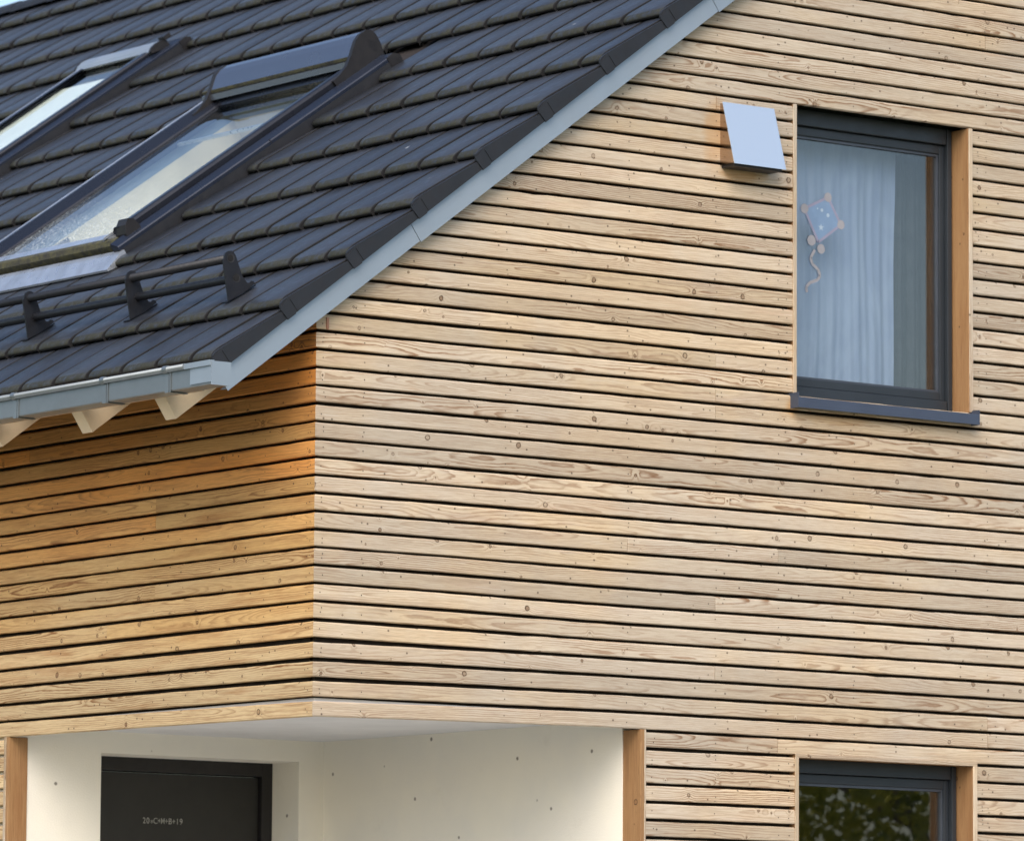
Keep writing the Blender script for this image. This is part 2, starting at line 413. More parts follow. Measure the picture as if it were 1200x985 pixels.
COLS = [.24, .97, 1.62, 2.10, 2.45, 2.88, 3.66, 4.3, 4.95, 5.6, 6.25, 6.9, 7.5]
bm = bmesh.new(); gc = bm.verts.layers.float_vector.new('gc'); tn = bm.verts.layers.float.new('tone')
W1 = (2.532, 3.573); W2 = (2.545, 3.592)
seed = 1
for k in range(-36, 59):
    z0 = k*P
    lim = (z0+P-CT+.125/cs)/math.tan(TH)       # where the roof underside cuts the row
    xa = max(0, lim-.10); xb = 2*RX-xa
    if xa > RX-.15: break
    spans = [(xa, xb)]
    if k < 0: spans = [(1.724, xb)]
    def cut(sp, c0, c1):
        r = []
        for a, b in sp:
            if b <= c0 or a >= c1: r.append((a, b))
            else:
                if a < c0: r.append((a, c0))
                if b > c1: r.append((c1, b))
        return r
    if 20 <= k <= 36: spans = cut(spans, *W1)
    if -18 <= k <= -2: spans = cut(spans, *W2)
    if k*P > 3.6: pass
    for a, b in spans:
        jr = random.Random(k*31+5); js = [c for c in COLS if jr.random() < .07]
        for (p, q) in split(a, b, js):
            seed += 1
            rg = random.Random(seed*17)
            tone = rg.random()
            add_board(bm, gc, tn, p, q, z0, lambda x, k=k: dz_gable(k, x), 0, seed, tone, mit0=1 if (p == 0 and k >= 0) else 0)
            cols = [c for c in COLS if p+.02 < c < q-.02]+[p+.035+rg.uniform(-.006, .01), q-.035]
            for c in cols:
                zc = z0+dz_gable(k, c)+BH*.5+rg.uniform(-.010, .008)
                nail(bm, gc, tn, c+rg.uniform(-.004, .004), zc, 0)
                if rg.random() < .12 or c == cols[-2] and rg.random() < .5: nail(bm, gc, tn, c+rg.uniform(-.006, .006), zc+rg.choice((-.018, .018)), 0)
gable = hobj('wall', bm, [M_gable, M_nail], label='pale weathered larch boards on the gable')

bm = bmesh.new(); gc = bm.verts.layers.float_vector.new('gc'); tn = bm.verts.layers.float.new('tone')
SC = [.05, .36, 1.18, 1.55, 2.2, 2.85, 3.5, 4.2, 5.0, 5.8, 6.6, 7.4, 8.2, 9.0, 9.8, 10.6]
for k in range(-36, 22):
    z0 = k*P; a = 0 if k >= 0 else 2.372
    jr = random.Random(k*57+5); js = [c for c in SC if jr.random() < .08]
    for (p, q) in split(a, HY, js):
        seed += 1; rg = random.Random(seed*13)
        add_board(bm, gc, tn, p, q, z0, lambda y, k=k: dz_side(k, y), 1, seed, rg.random(), mit0=1 if (p == 0) else 0)
        for c in [c for c in SC if p+.02 < c < q-.02]+[p+.03]:
            nail(bm, gc, tn, c+rg.uniform(-.004, .004), z0+dz_side(k, c)+BH*.45+rg.uniform(-.01, .01), 1)
hobj('wall', bm, [M_side, M_nail], label='orange larch boards under the eaves')

# far long wall and back gable, plainly boarded
bm = bmesh.new(); gc = bm.verts.layers.float_vector.new('gc'); tn = bm.verts.layers.float.new('tone')
for k in range(-36, 22):
    seed += 1; add_board(bm, gc, tn, 0, HY, k*P, lambda y: 0., 1, seed, random.random(), step=3.)
for v in bm.verts: v.co.x = 2*RX-v.co.x
hobj('wall', bm, M_side)
bm = bmesh.new(); gc = bm.verts.layers.float_vector.new('gc'); tn = bm.verts.layers.float.new('tone')
for k in range(-36, 59):
    lim = max(0, (k*P+P-CT+.125/cs)/math.tan(TH)-.1)
    if lim > RX-.15: break
    seed += 1; add_board(bm, gc, tn, lim, 2*RX-lim, k*P, lambda y: 0., 0, seed, random.random(), step=3.)
for v in bm.verts: v.co.y = HY-v.co.y
hobj('wall', bm, M_gable)

# black membrane shell behind the boards
bm = bmesh.new()
my = .040
def ms(x0, x1, z0, z1): box(bm, x0, x1, my, my+.02, z0, z1)
TOPZ = CT-.02
ms(.04, W1[0]+.01, 0.035, 1.48); ms(W1[0]+.01, W1[1]-.01, .035, 1.48); ms(W1[1]-.01, 2*RX-.04, .035, 1.48)
ms(.04, W1[0]+.01, 1.48, 1.62)
ms(1.74, W2[0]+.01, -2.7, .035); ms(W2[1]-.01, 2*RX-.04, -2.7, .035); ms(W2[0]+.01, W2[1]-.01, -.07, .035); ms(W2[0]+.01, W2[1]-.01, -2.7, -1.34)
def zt(x): return CT+x*math.tan(TH)-.15/cs
poly_prism(bm, [(.04, my, 1.62), (W1[0]+.01, my, 1.62), (W1[0]+.01, my, zt(W1[0])), (.04, my, max(1.62, zt(.04)))], (0, .02, 0))
poly_prism(bm, [(W1[0]+.01, my, 2.79), (W1[1]-.01, my, 2.79), (W1[1]-.01, my, zt(W1[1])), (W1[0]+.01, my, zt(W1[0]))], (0, .02, 0))
poly_prism(bm, [(W1[1]-.01, my, 1.48), (2*RX-.04, my, 1.48), (2*RX-.04, my, zt(.04)), (RX, my, zt(RX)), (W1[1]-.01, my, zt(W1[1]))], (0, .02, 0))
box(bm, my, my+.02, .08, HY-.05, .035, zt(.04))
box(bm, my, my+.02, 2.39, HY-.05, -2.7, .035)
hobj('wall_membrane', bm, M_membrane)

# ---- recessed porch
DY = 2.34; PX = 1.690
bm = bmesh.new()
dx0, dx1, dtop = .485, 1.553, -.052
box(bm, .03, dx0, DY, DY+.3, GZ+.15, .044)
box(bm, dx1, PX+.05, DY, DY+.3, GZ+.15, .044)
box(bm, dx0, dx1, DY, DY+.3, dtop, .044)
bmesh.ops.remove_doubles(bm, verts=bm.verts, dist=.0001)
box(bm, PX, PX+.05, .119, DY, GZ+.15, .044)
hobj('plaster_wall', bm, M_plaster, label='white rendered walls of the entrance recess')
bm = bmesh.new(); box(bm, .027, PX+.0, .027, DY, .044, .06)
hobj('soffit', bm, M_soffit)
def grained(name, boxes, mat, label=None, vertical=True, bev=.0015):
    bm = bmesh.new(); g2 = bm.verts.layers.float_vector.new('gc'); t2 = bm.verts.layers.float.new('tone')
    for i, d in enumerate(boxes):
        sd = random.random()*10; tb = random.random()
        b2 = bmesh.new(); box(b2, *d); bmesh.ops.recalc_face_normals(b2, faces=b2.faces)
        bmesh.ops.bevel(b2, geom=list(b2.edges), offset=bev, segments=1, affect='EDGES')
        mp = {}
        for v in b2.verts:
            nv = bm.verts.new(v.co); mp[v] = nv
            across = (v.co.x+v.co.y*1.0) if vertical else v.co.z+v.co.y
            nv[g2] = Vector(((v.co.z if vertical else v.co.x)+sd*7, across, sd)); nv[t2] = tb
        for f in b2.faces: bm.faces.new([mp[v] for v in f.verts])
        b2.free()
    return hobj(name, bm, mat, label=label)
grained('corner_post', [(PX+.004, PX+.024, -.004, .120, GZ+.15, -.001)], M_reveal, 'orange larch board lining the recess edge on the gable')
grained('corner_post', [(0.0, .098, DY-.006, DY+.014, GZ+.15, -.001)], M_reveal, 'orange larch board lining the recess edge under the eaves')
grained('edge_trim', [(PX+.0245, PX+.034, -.003, .03, GZ+.15, -.001)], M_gable)
grained('edge_trim', [(-.003, .03, DY+.0145, DY+.031, GZ+.15, -.001)], M_gable)

# door
dpy = DY+.225
door = bbox_mesh('door', [(dx0+.075, dx1-.062, dpy+.012, dpy+.05, GZ+.16, dtop-.066)], M_door, None, .003, 'black front door with a chalk blessing')
H(door)
def sub(o, parent):
    o.parent = parent; o.matrix_parent_inverse = Matrix.Translation(-_hp) if False else parent.matrix_parent_inverse.copy()
    o.matrix_parent_inverse = Matrix.Identity(4); return o
sub(bbox_mesh('door_frame', [(dx0-.01, dx0+.07, dpy-.012, dpy+.06, GZ+.16, dtop+.01), (dx1-.058, dx1+.01, dpy-.012, dpy+.06, GZ+.16, dtop+.01), (dx0+.07, dx1-.058, dpy-.012, dpy+.06, dtop-.062, dtop+.01)], M_dark, None, .002), door)
bm = bmesh.new(); tube(bm, (dx0+.14, dpy-.05, -1.0), (dx0+.14, dpy-.05, -2.1), .016); tube(bm, (dx0+.14, dpy-.05, -1.1), (dx0+.14, dpy+.02, -1.1), .008); tube(bm, (dx0+.14, dpy-.05, -2.0), (dx0+.14, dpy+.02, -2.0), .008)
sub(obj('door_handle', bm, M_steel, None, True), door)
def chalk(body):
    bmt = bmesh.new()
    for i, chx in enumerate(body):
        cu = bpy.data.curves.new('chalk_tmp', 'FONT'); cu.body = chx; cu.size = .038; cu.extrude = .0004; cu.offset = .0001; cu.align_x = 'CENTER'
        to = bpy.data.objects.new('chalk_tmp', cu); C.objects.link(to)
        bpy.context.view_layer.update()
        m_ = bpy.data.meshes.new_from_object(to.evaluated_get(bpy.context.evaluated_depsgraph_get()))
        bpy.data.objects.remove(to)
        m_.transform(Matrix.Translation((.870+i*.0198+(.001 if i > 1 else 0), dpy+.010, -.345-(.010 if chx == '*' else 0))) @ Matrix.Rotation(PI/2, 4, 'X') @ Matrix.Diagonal((.80 if chx in 'M+' else .9, 1.0, 1., 1.)))
        bmt.from_mesh(m_); bpy.data.meshes.remove(m_)
    m_ = bpy.data.meshes.new('chalk_writing'); bmt.to_mesh(m_); bmt.free(); m_.materials.append(M_chalk)
    return m_
me = chalk('20*C+M+B+19')
ch = bpy.data.objects.new('chalk_writing', me); C.objects.link(ch); sub(ch, door)

# ---- gable windows
def window(x0, x1, z0, z1, upper):
    fy = .100
    w = H(bbox_mesh('window', [(x0+.008, x0+.05, fy, fy+.09, z0+.0, z1), (x1-.034, x1-.008, fy, fy+.09, z0, z1),
                               (x0+.05, x1-.040, fy, fy+.09, z1-(.072 if upper else .060), z1), (x0+.05, x1-.040, fy, fy+.09, z0, z0+.055)], M_frame, None, .003,
                    'grey framed window with a curtain and kite picture' if upper else 'grey framed ground floor window reflecting a tree'))
    sx0, sx1, sz0, sz1 = x0+.051, x1-.035, z0+.058, z1-(.074 if upper else .062)
    sub(bbox_mesh('sash', [(sx0, sx0+.05, fy+.022, fy+.085, sz0, sz1), (sx1-.028, sx1, fy+.022, fy+.085, sz0, sz1),
                           (sx0+.05, sx1-.028, fy+.022, fy+.085, sz1-.040, sz1), (sx0+.05, sx1-.028, fy+.022, fy+.085, sz0, sz0+.038)], M_frame, None, .004), w)
    sub(bbox_mesh('seal', [(sx1-.036, sx1-.028, fy+.030, fy+.05, sz0+.038, sz1-.04), (sx0+.05, sx1-.036, fy+.030, fy+.05, sz0+.038, sz0+.047), (sx0+.05, sx1-.036, fy+.030, fy+.05, sz1-.052, sz1-.04)],
                  simple('frame_bead', (.06, .07, .09), .35, .2), None, .001), w)
    bm = bmesh.new(); box(bm, sx0+.045, sx1-.024, fy+.042, fy+.046, sz0+.034, sz1-.035)
    sub(obj('pane', bm, M_glass), w)
    # interior room behind
    bm = bmesh.new()
    X0, X1, Y0, Y1, Z0, Z1 = x0-.5, x1+.7, .21, 2.3, z0-.45, z1+.12
    box(bm, X0-.05, X0, Y0, Y1, Z0, Z1); box(bm, X1, X1+.05, Y0, Y1, Z0, Z1); box(bm, X0, X1, Y1, Y1+.05, Z0, Z1)
    box(bm, X0, X1, Y0, Y1, Z0-.05, Z0); box(bm, X0, X1, Y0, Y1, Z1, Z1+.05)
    sub(obj('room_interior', bm, M_room), w)
    bm = bmesh.new()
    box(bm, X0, x0, .195, .21, Z0, Z1); box(bm, x1, X1, .195, .21, Z0, Z1); box(bm, x0, x1, .195, .21, Z0, z0+.02); box(bm, x0, x1, .195, .21, z1-.02, Z1)
    sub(obj('room_front', bm, M_room), w)
    return w
wu = window(2.552, 3.553, 1.492, 2.782, True)
wl = window(2.565, 3.570, -1.33, -.086, False)
bm = bmesh.new()
# reveal boards
grained('window_reveal', [(3.554, 3.574, .001, .19, 1.492, 2.776)], M_reveal, 'orange larch jamb at the right of the upper window')
grained('window_reveal', [(3.571, 3.590, .001, .19, -1.34, -.070)], M_reveal, 'orange larch jamb at the right of the lower window')
grained('window_reveal', [(2.534, 2.551, .001, .19, 1.492, 2.776)], M_reveal)
grained('window_reveal', [(2.547, 2.564, .001, .19, -1.34, -.070)], M_reveal)
grained('window_reveal', [(2.552, 3.570, .001, .19, -.0855, -.071)], M_reveal, vertical=False)
for d_, l_ in (((2.531, 2.551, -.006, .0005, 1.478, 2.776), 'thin pale strip at the left edge of the upper window'), ((3.556, 3.577, -.006, .0005, 1.492, 2.776), None), ((2.544, 2.564, -.006, .0005, -1.34, -.071), None), ((3.571, 3.594, -.006, .0005, -1.34, -.071), None)):
    grained('window_trim', [d_], M_gable)
grained('window_trim', [(2.544, 3.594, -.0065, .0005, -.0885, -.0715)], M_gable, vertical=False)
def sill(x0, x1, z, name='window_sill'):
    bm = bmesh.new()
    pts = [(-.055, -.042), (-.055, .004), (.115, .022), (.115, .012), (-.048, -.003), (-.048, -.042)]
    poly_prism(bm, [(x0, y, z+h) for y, h in pts], (x1-x0, 0, 0))
    box(bm, x0-.004, x0-.0005, -.056, .11, z-.043, z+.024); box(bm, x1+.0005, x1+.004, -.056, .11, z-.043, z+.024)
    bmesh.ops.recalc_face_normals(bm, faces=bm.faces)
    return hobj(name, bm, M_anth)
sill(2.522, 3.566, 1.474)
sill(2.51, 3.62, -1.352)

# ---- small copper clip near the corner under the verge
bm = bmesh.new(); box(bm, .048, .060, -.006, -.001, 1.575, 1.618); box(bm, .050, .058, -.009, -.001, 1.568, 1.575)
hobj('copper_clip', bm, simple('copper', (.42, .20, .12), .4, .7))
# ---- vent cowl
bm = bmesh.new()
cx0, cx1, cz0, cz1 = 2.118, 2.408, 2.462, 2.737
poly_prism(bm, [(cx0+.004, .0, cz0), (cx0+.004, -.098, cz0), (cx0+.004, -.018, cz1-.004), (cx0+.004, .0, cz1-.004)], (cx1-cx0-.008, 0, 0))
bmesh.ops.recalc_face_normals(bm, faces=bm.faces)
cowl = hobj('vent_cowl', bm, M_steel2, label='stainless steel wedge shaped vent cowl left of the upper window')
bm = bmesh.new()
poly_prism(bm, [(cx0, -.1015, cz0-.004), (cx0, -.1045, cz0-.004), (cx0, -.021, cz1+.001), (cx0, -.0185, cz1+.001)], (cx1-cx0, 0, 0))
bmesh.ops.recalc_face_normals(bm, faces=bm.faces)
sub(obj('cover_plate', bm, M_steel), cowl)
bm = bmesh.new(); box(bm, cx0+.012, cx1-.012, -.090, -.002, cz0-.012, cz0-.001)
sub(obj('air_grille', bm, M_dark), cowl)

# ------------------------------------------------------------------ roof
NC = 14; G = .407; S0 = -.690; TW = .262
SK = .10                                   # the skylights' sides
K1 = dict(h=1., s0=.60, y0=2.235, L=1.69, W=1.36, lw=.19, rw=.15)
K2 = dict(h=.62, s0=1.60, y0=5.345, L=1.78, W=.80, lw=.085, rw=.085)
def skypos(K, a, b, n):
    if n > 0: n *= K['h']
    return roofpt(K['s0']+a, K['y0']-SK*a+b, n)
def skcut(s, y):
    """inside a skylight's footprint?"""
    for K in (K1, K2):
        a = s-K['s0']; b = y-(K['y0']-SK*a)
        if -.06 < a < K['L']+.06 and -.012 < b < K['W']+.012: return True
    return False

prof = [(.46, 0), (.30, 0), (.16, 0), (.090, 0), (.060, 0), (.040, 0), (.024, 0), (.012, 0), (.004, 0), (0., 0), (0.003, 1), (.05, 1)]
def tile_h(t): 
    d = 0
    if t < .060: d = .023*(1-math.sqrt(max(0, 1-(1-t/.060)**2)))
    return -.098*t-d
bm = bmesh.new(); nl = bm.verts.layers.float.new('nose'); rl = bm.verts.layers.float.new('rnd')
def add_tile(s0, ya, yb, rnd, side, smax=99, jn=0., clipK=None):
    gap = .0115; ya += gap; yb -= gap
    cols = [(ya, -.030, 1), (ya, -.0025, 0), (ya+.0045, 0, 0), (yb-.0045, 0, 0), (yb, -.0025, 0), (yb, -.030, 1)]
    rings = []
    for (t, under) in prof:
        s = min(s0+t, smax)
        h = (tile_h(t) if not under else (-.034 if t < .01 else -.040))+jn
        row = []
        for (y, dn, edge) in cols:
            yy = y
            if clipK:
                K, sidek = clipK
                bound = K['y0']-SK*(s-K['s0'])+(-.014 if sidek == 'R' else K['W']+.014)
                if K['s0']-.05 < s < K['s0']+K['L']+.08:
                    yy = min(y, bound) if sidek == 'R' else max(y, bound)
            v = bm.verts.new(roofpt(s, yy, h+(dn if not under else 0), side))
            v[nl] = max(0., 1-t/.16)*(1. if not under else 1.)+(.25 if t < .03 else 0); v[rl] = rnd
            row.append(v)
        rings.append(row)
    for i in range(len(rings)-1):
        for j in range(5):
            f = bm.faces.new((rings[i][j], rings[i+1][j], rings[i+1][j+1], rings[i][j+1])) if not side else bm.faces.new((rings[i][j+1], rings[i+1][j+1], rings[i+1][j], rings[i][j]))
            f.smooth = 0 < j < 4
            if j != 2 or i >= 9: f.material_index = 1  # sides, bevels and undersides painted near-black, gap shade included
YB = -.066
for side in (0, 1):
    for c in range(NC):
        s0 = S0+G*c
        off = .100 if c % 2 == 0 else .232
        edges = [YB]+[off+TW*i for i in range(int((HY-off)/TW)+1)]+[HY+.06]
        if edges[1]-edges[0] < .12: edges.pop(1)
        for a, b in zip(edges, edges[1:]):
            if b-a < .05: continue
            rg = random.Random(hash((side, c, round(a, 3))) & 0xffff)
            jn = rg.uniform(-.0018, .0018); js = rg.uniform(-.004, .004)
            smax = 4.93
            clip = None; skip = False
            if side == 0:
                for K in (K1, K2):
                    sA, sB = s0, s0+G
                    # noses inside the opening vanish; tiles half inside are cut along its side
                    sm = s0+G*.45
                    def bR(s): return K['y0']-SK*(s-K['s0'])-.014
                    def bL(s): return K['y0']+K['W']-SK*(s-K['s0'])+.014
                    inl = sB > K['s0']-.03 and sA < K['s0']+K['L']+.0
                    if inl:
                        sc = max(s0, K['s0'])
                        if a > bR(s0)-.01 and b < bL(s0+G)+.01:
                            if s0 < K['s0']-.05:   # tile below the apron stays, but ends at it
                                smax = min(smax, K['s0']-.02)
                            elif s0+.1 > K['s0']+K['L']: pass
                            else: skip = True
                        elif s0 >= K['s0']-.16 and a < bR(s0) < b+.02: clip = (K, 'R')
                        elif s0 >= K['s0']-.16 and a-.02 < bL(s0+G) < b: clip = (K, 'L')
                        elif s0 >= K['s0']-.16 and a < bL(s0) < b: clip = (K, 'L')
                        elif s0 < K['s0']-.05 and b > bR(s0)+.1 and a < bL(s0): smax = min(smax, K['s0']-.02)
            if skip: continue
            add_tile(s0+js, a, b, rg.random(), side, smax, jn, clip)
roof = hobj('roof', bm, [M_tile, M_joint], label='dark slate grey tiled roof with mossy tile edges')

# roof deck under the tiles, open under the skylights
bm = bmesh.new()
def deck(s0, s1, ya, yb, side=0, n0=-.095, n1=-.060, k=0.):
    pts = [(s0, ya-k*s0), (s1, ya-k*s1), (s1, yb-k*s1), (s0, yb-k*s0)]
    a = [bm.verts.new(roofpt(s, y, n0, side)) for s, y in pts]; b = [bm.verts.new(roofpt(s, y, n1, side)) for s, y in pts]
    bm.faces.new(a); bm.faces.new(b[::-1])
    for i in range(4): bm.faces.new((a[i], b[i], b[(i+1) % 4], a[(i+1) % 4]))
SR = 4.90
ya1, yb1 = K1['y0']-SK*.9+.10, K1['y0']+K1['W']-SK*.9-.12
ya2, yb2 = K2['y0']-SK*.8+.06, K2['y0']+K2['W']-SK*.8-.06
deck(S0+.03, SR, -.045, ya1); deck(S0+.03, .62, ya1, yb1); deck(2.30, SR, ya1, yb1); deck(S0+.03, SR, yb1, ya2)
deck(S0+.03, 1.66, ya2, yb2); deck(3.2, SR, ya2, yb2); deck(S0+.03, SR, yb2, HY+.04); deck(S0+.03, SR, -.045, HY+.04, 1)
bmesh.ops.recalc_face_normals(bm, faces=bm.faces)
def rsub(name, bm, mat, parent, smooth=False, label=None):
    return sub(obj(name, bm, mat, None, smooth, label), parent)
rsub('roof_deck', bm, M_membrane, roof)

# verge tiles: dark side pieces
for side in (0, 1):
    for c in range(NC):
        s0 = -.712+.4045*c
        bm = bmesh.new()
        tp = lambda t: tile_h(t)-.002
        s1 = min(s0+.43, 4.9)
        pts = [(s0+.006, -.082), (s0-.002, -.060), (s0+.004, -.026)]+[(s0+t, tile_h(t)-.001) for t in (.012, .03, .06, .09, .2, .3)]+[(s1, tile_h(s1-s0)-.003), (s1, -.080)]
        poly_prism(bm, [roofpt(s, -.0785, n, side) for s, n in pts], (0, .012, 0))
        # raised rib and the slot at the upper lap
        poly_prism(bm, [roofpt(s, -.081, n, side) for s, n in ((s0+.066, -.078), (s0+.062, -.02), (s0+.070, -.02), (s0+.074, -.078))], (0, .004, 0))
        poly_prism(bm, [roofpt(s, -.083, n, side) for s, n in ((s0+.004, -.084), (s0-.003, -.034), (s0+.004, -.022), (s0+.048, -.012), (s0+.052, -.084))], (0, .006, 0))
        bmesh.ops.recalc_face_normals(bm, faces=bm.faces)
        rsub('verge_tile', bm, M_verge, roof)

# metal fascia under the verge (L profile) in lengths
for side in (0, 1):
    sl = [(-.700, .4685), (.4715, 2.4305), (2.4335, 4.88)]
    for (a, b) in sl:
        bm = bmesh.new()
        a2 = a-.004 if a == -.700 else a
        poly_prism(bm, [roofpt(a2-.004 if a == -.7 else a, -.0600, -.172, side), roofpt(b, -.0600, -.166 if b < 4 else -.166, side), roofpt(b, -.060, -.070, side), roofpt(a2, -.060, -.070, side)], (0, .003, 0))
        poly_prism(bm, [roofpt(a, -.057, -.170, side), roofpt(b, -.057, -.164, side), roofpt(b, -.0, -.160, side), roofpt(a, -.0, -.166, side)], (0, 0, .002))
        bmesh.ops.recalc_face_normals(bm, faces=bm.faces)
        rsub('verge_fascia', bm, M_zinc, roof, label='pale grey metal strip along the sloping roof edge')
# back verge closed with the same strip
bm = bmesh.new()
for side in (0, 1):
    poly_prism(bm, [roofpt(S0, HY+.055, -.17, side), roofpt(4.88, HY+.055, -.17, side), roofpt(4.88, HY+.055, -.03, side), roofpt(S0, HY+.055, -.03, side)], (0, .02, 0))
bmesh.ops.recalc_face_normals(bm, faces=bm.faces); rsub('verge_fascia', bm, M_zinc, roof)
# ridge cap
bm = bmesh.new()
n = int((HY+.13)/.40)+1
for i in range(n):
    ya = -.07+i*.40; yb = min(ya+.41, HY+.06)
    A = []; B = []
    for j in range(9):
        a = PI*j/8; x = RX-.105*math.cos(a); z = CT+RX*math.tan(TH)-.075+.075*math.sin(a)
        A.append(bm.verts.new((x, ya, z+.006))); B.append(bm.verts.new((x, yb, z)))
    for j in range(8): bm.faces.new((A[j], A[j+1], B[j+1], B[j]))
    bm.faces.new(A)
rsub('ridge_cap', bm, M_verge, roof)

# ---- eaves: rafters, board, gutter
rys = [.235, .865]+[.865+.71*i for i in range(1, 16)]
for side in (0, 1):
    for ry in rys:
        if ry > HY-.1: continue
        bm = bmesh.new()
        poly_prism(bm, [roofpt(-.805, ry, -.215, side), roofpt(.05, ry, -.215, side), roofpt(.05, ry, -.092, side), roofpt(-.800, ry, -.092, side)], (0, .078, 0))
        bmesh.ops.recalc_face_normals(bm, faces=bm.faces); bmesh.ops.bevel(bm, geom=list(bm.edges), offset=.002, segments=1, affect='EDGES')
        hobj('rafter', bm, M_rafter)
    bm = bmesh.new()
    X = -.600; q = (lambda x: x) if not side else (lambda x: 2*RX-x)
    box(bm, min(q(X), q(X+.02)), max(q(X), q(X+.02)), -.053, HY, 1.262, 1.372)
    hobj('eaves_board', bm, M_eave)
    # box gutter with rolled bead
    gx = -.700; gz0, gz1 = 1.258, 1.345
    bm = bmesh.new()
    gp = [(gx+.085, gz1-.005), (gx+.085, gz0), (gx+.004, gz0), (gx, gz0+.004), (gx, gz1-.006), (gx+.002, gz1-.006), (gx+.002, gz0+.004), (gx+.006, gz0+.002), (gx+.083, gz0+.002), (gx+.083, gz1-.005)]
    y0g, y1g = -.285, HY+.02
    A = [bm.verts.new((q(x), y0g, z)) for x, z in gp]; B = [bm.verts.new((q(x), y1g, z)) for x, z in gp]
    for i in range(len(gp)): bm.faces.new((A[i], A[(i+1) % len(gp)], B[(i+1) % len(gp)], B[i]))
    bmesh.ops.recalc_face_normals(bm, faces=bm.faces)
    tube(bm, (q(gx-.006), -.10 if not side else y0g, gz1), (q(gx-.006), y1g, gz1), .0125, 16)
    gut = hobj('gutter', bm, M_zincg, label='grey zinc box gutter along the eaves')
    for f in gut.data.polygons:
        if len(f.vertices) == 4 and f.index > 10: f.use_smooth = True
    bm = bmesh.new()
    box(bm, *sorted((q(gx-.004), q(gx+.09))), y0g-.004, y0g-.001, gz0-.002, gz1+.006)
    box(bm, *sorted((q(gx-.004), q(gx-.0012))), y0g-.001, -.135, gz0+.010, gz1-.012)
    box(bm, *sorted((q(gx-.012), q(gx+.012))), y0g, -.10, gz1-.012, gz1+.010)
    rsub('end_cap', bm, M_zinc, gut)
    for by in (.035, .50, 1.19)+tuple(1.19+.69*i for i in range(1, 15)):
        bm = bmesh.new()
        box(bm, *sorted((q(gx-.0035), q(gx-.0010))), by-.014, by+.014, gz0-.006, gz1-.004)
        box(bm, *sorted((q(gx-.003), q(gx+.09))), by-.014, by+.014, gz0-.0055, gz0-.0015)
        tube(bm, (q(gx-.006), by-.014, gz1), (q(gx-.006), by+.014, gz1), .0160, 16)
        box(bm, *sorted((q(gx-.0045), q(gx-.0012))), by-.028, by-.0205, gz0-.006, gz1-.010)
        rsub('gutter_bracket', bm, M_zincg, gut)

# ---- snow guard
bys = (.420, 1.165, 1.985, 2.8, 3.6, 4.4)
def gpt(y, s, n): return roofpt(s, y, n)
bm = bmesh.new(); 
tube(bm, gpt(bys[0]+.005, -.080, .140), gpt(5.1, -.080, .140), .0180, 20, True)
sg = hobj('snow_guard', bm, M_guard, smooth=False, label='black twin pipe snow guard above the eaves')
for p in sg.data.polygons: p.use_smooth = len(p.vertices) == 4
bm = bmesh.new(); tube(bm, gpt(bys[0]+.005, -.103, .058), gpt(5.1, -.103, .058), .0180, 20, True)
rsub('pipe', bm, M_guard, sg)
for p in bpy.data.objects[-1].data.polygons if False else []: pass
for by in bys:
    bm = bmesh.new()
    pts = [(-.190, .000), (-.165, .052), (-.115, .155)]
    for i in range(7):
        a = PI*(.85-.9*i/6); pts.append((-.080+.030*math.cos(a), .142+.030*math.sin(a)))
    pts += [(-.053, .125), (-.072, .050), (-.068, .014), (-.055, .006), (-.046, .010), (-.036, .002), (-.036, -.010), (-.110, -.012)]
    poly_prism(bm, [gpt(by-.004, s, n) for s, n in pts], Vector(gpt(1, 0, 0))*0+Vector((0, .008, 0)))
    # foot plate bent flat on the tile
    ft = [(-.195, -.006), (-.030, -.021), (-.030, -.016), (-.195, -.001)]
    poly_prism(bm, [gpt(by+.004, s, n) for s, n in ft], (0, .045, 0))
    bmesh.ops.recalc_face_normals(bm, faces=bm.faces)
    br = rsub('bracket', bm, M_guard, sg)
    for (s, n) in ((-.080, .140), (-.103, .058)):
        bm = bmesh.new()
        c = Vector(gpt(by-.0052, s, n)); S = Vector((cs, 0, sn)); N = Vector((-sn, 0, cs))
        o = []; ii = []
        for i in range(20):
            a = 2*PI*i/20; d = S*math.cos(a)+N*math.sin(a)
            o.append(bm.verts.new(c+d*.0195)); ii.append(bm.verts.new(c+d*.0145+Vector((0, .0008, 0))))
        for i in range(20): bm.faces.new((o[i], o[(i+1) % 20], ii[(i+1) % 20], ii[i]))
        rsub('collar', bm, M_guardl, sg)
        if by == bys[0]:
            bm = bmesh.new(); tube(bm, gpt(by-.0060, s, n), gpt(by-.0050, s, n), .0135, 16)
            rsub('bore_shade', bm, M_joint, sg)  # dark disc stands in for the shade inside the hollow pipe end

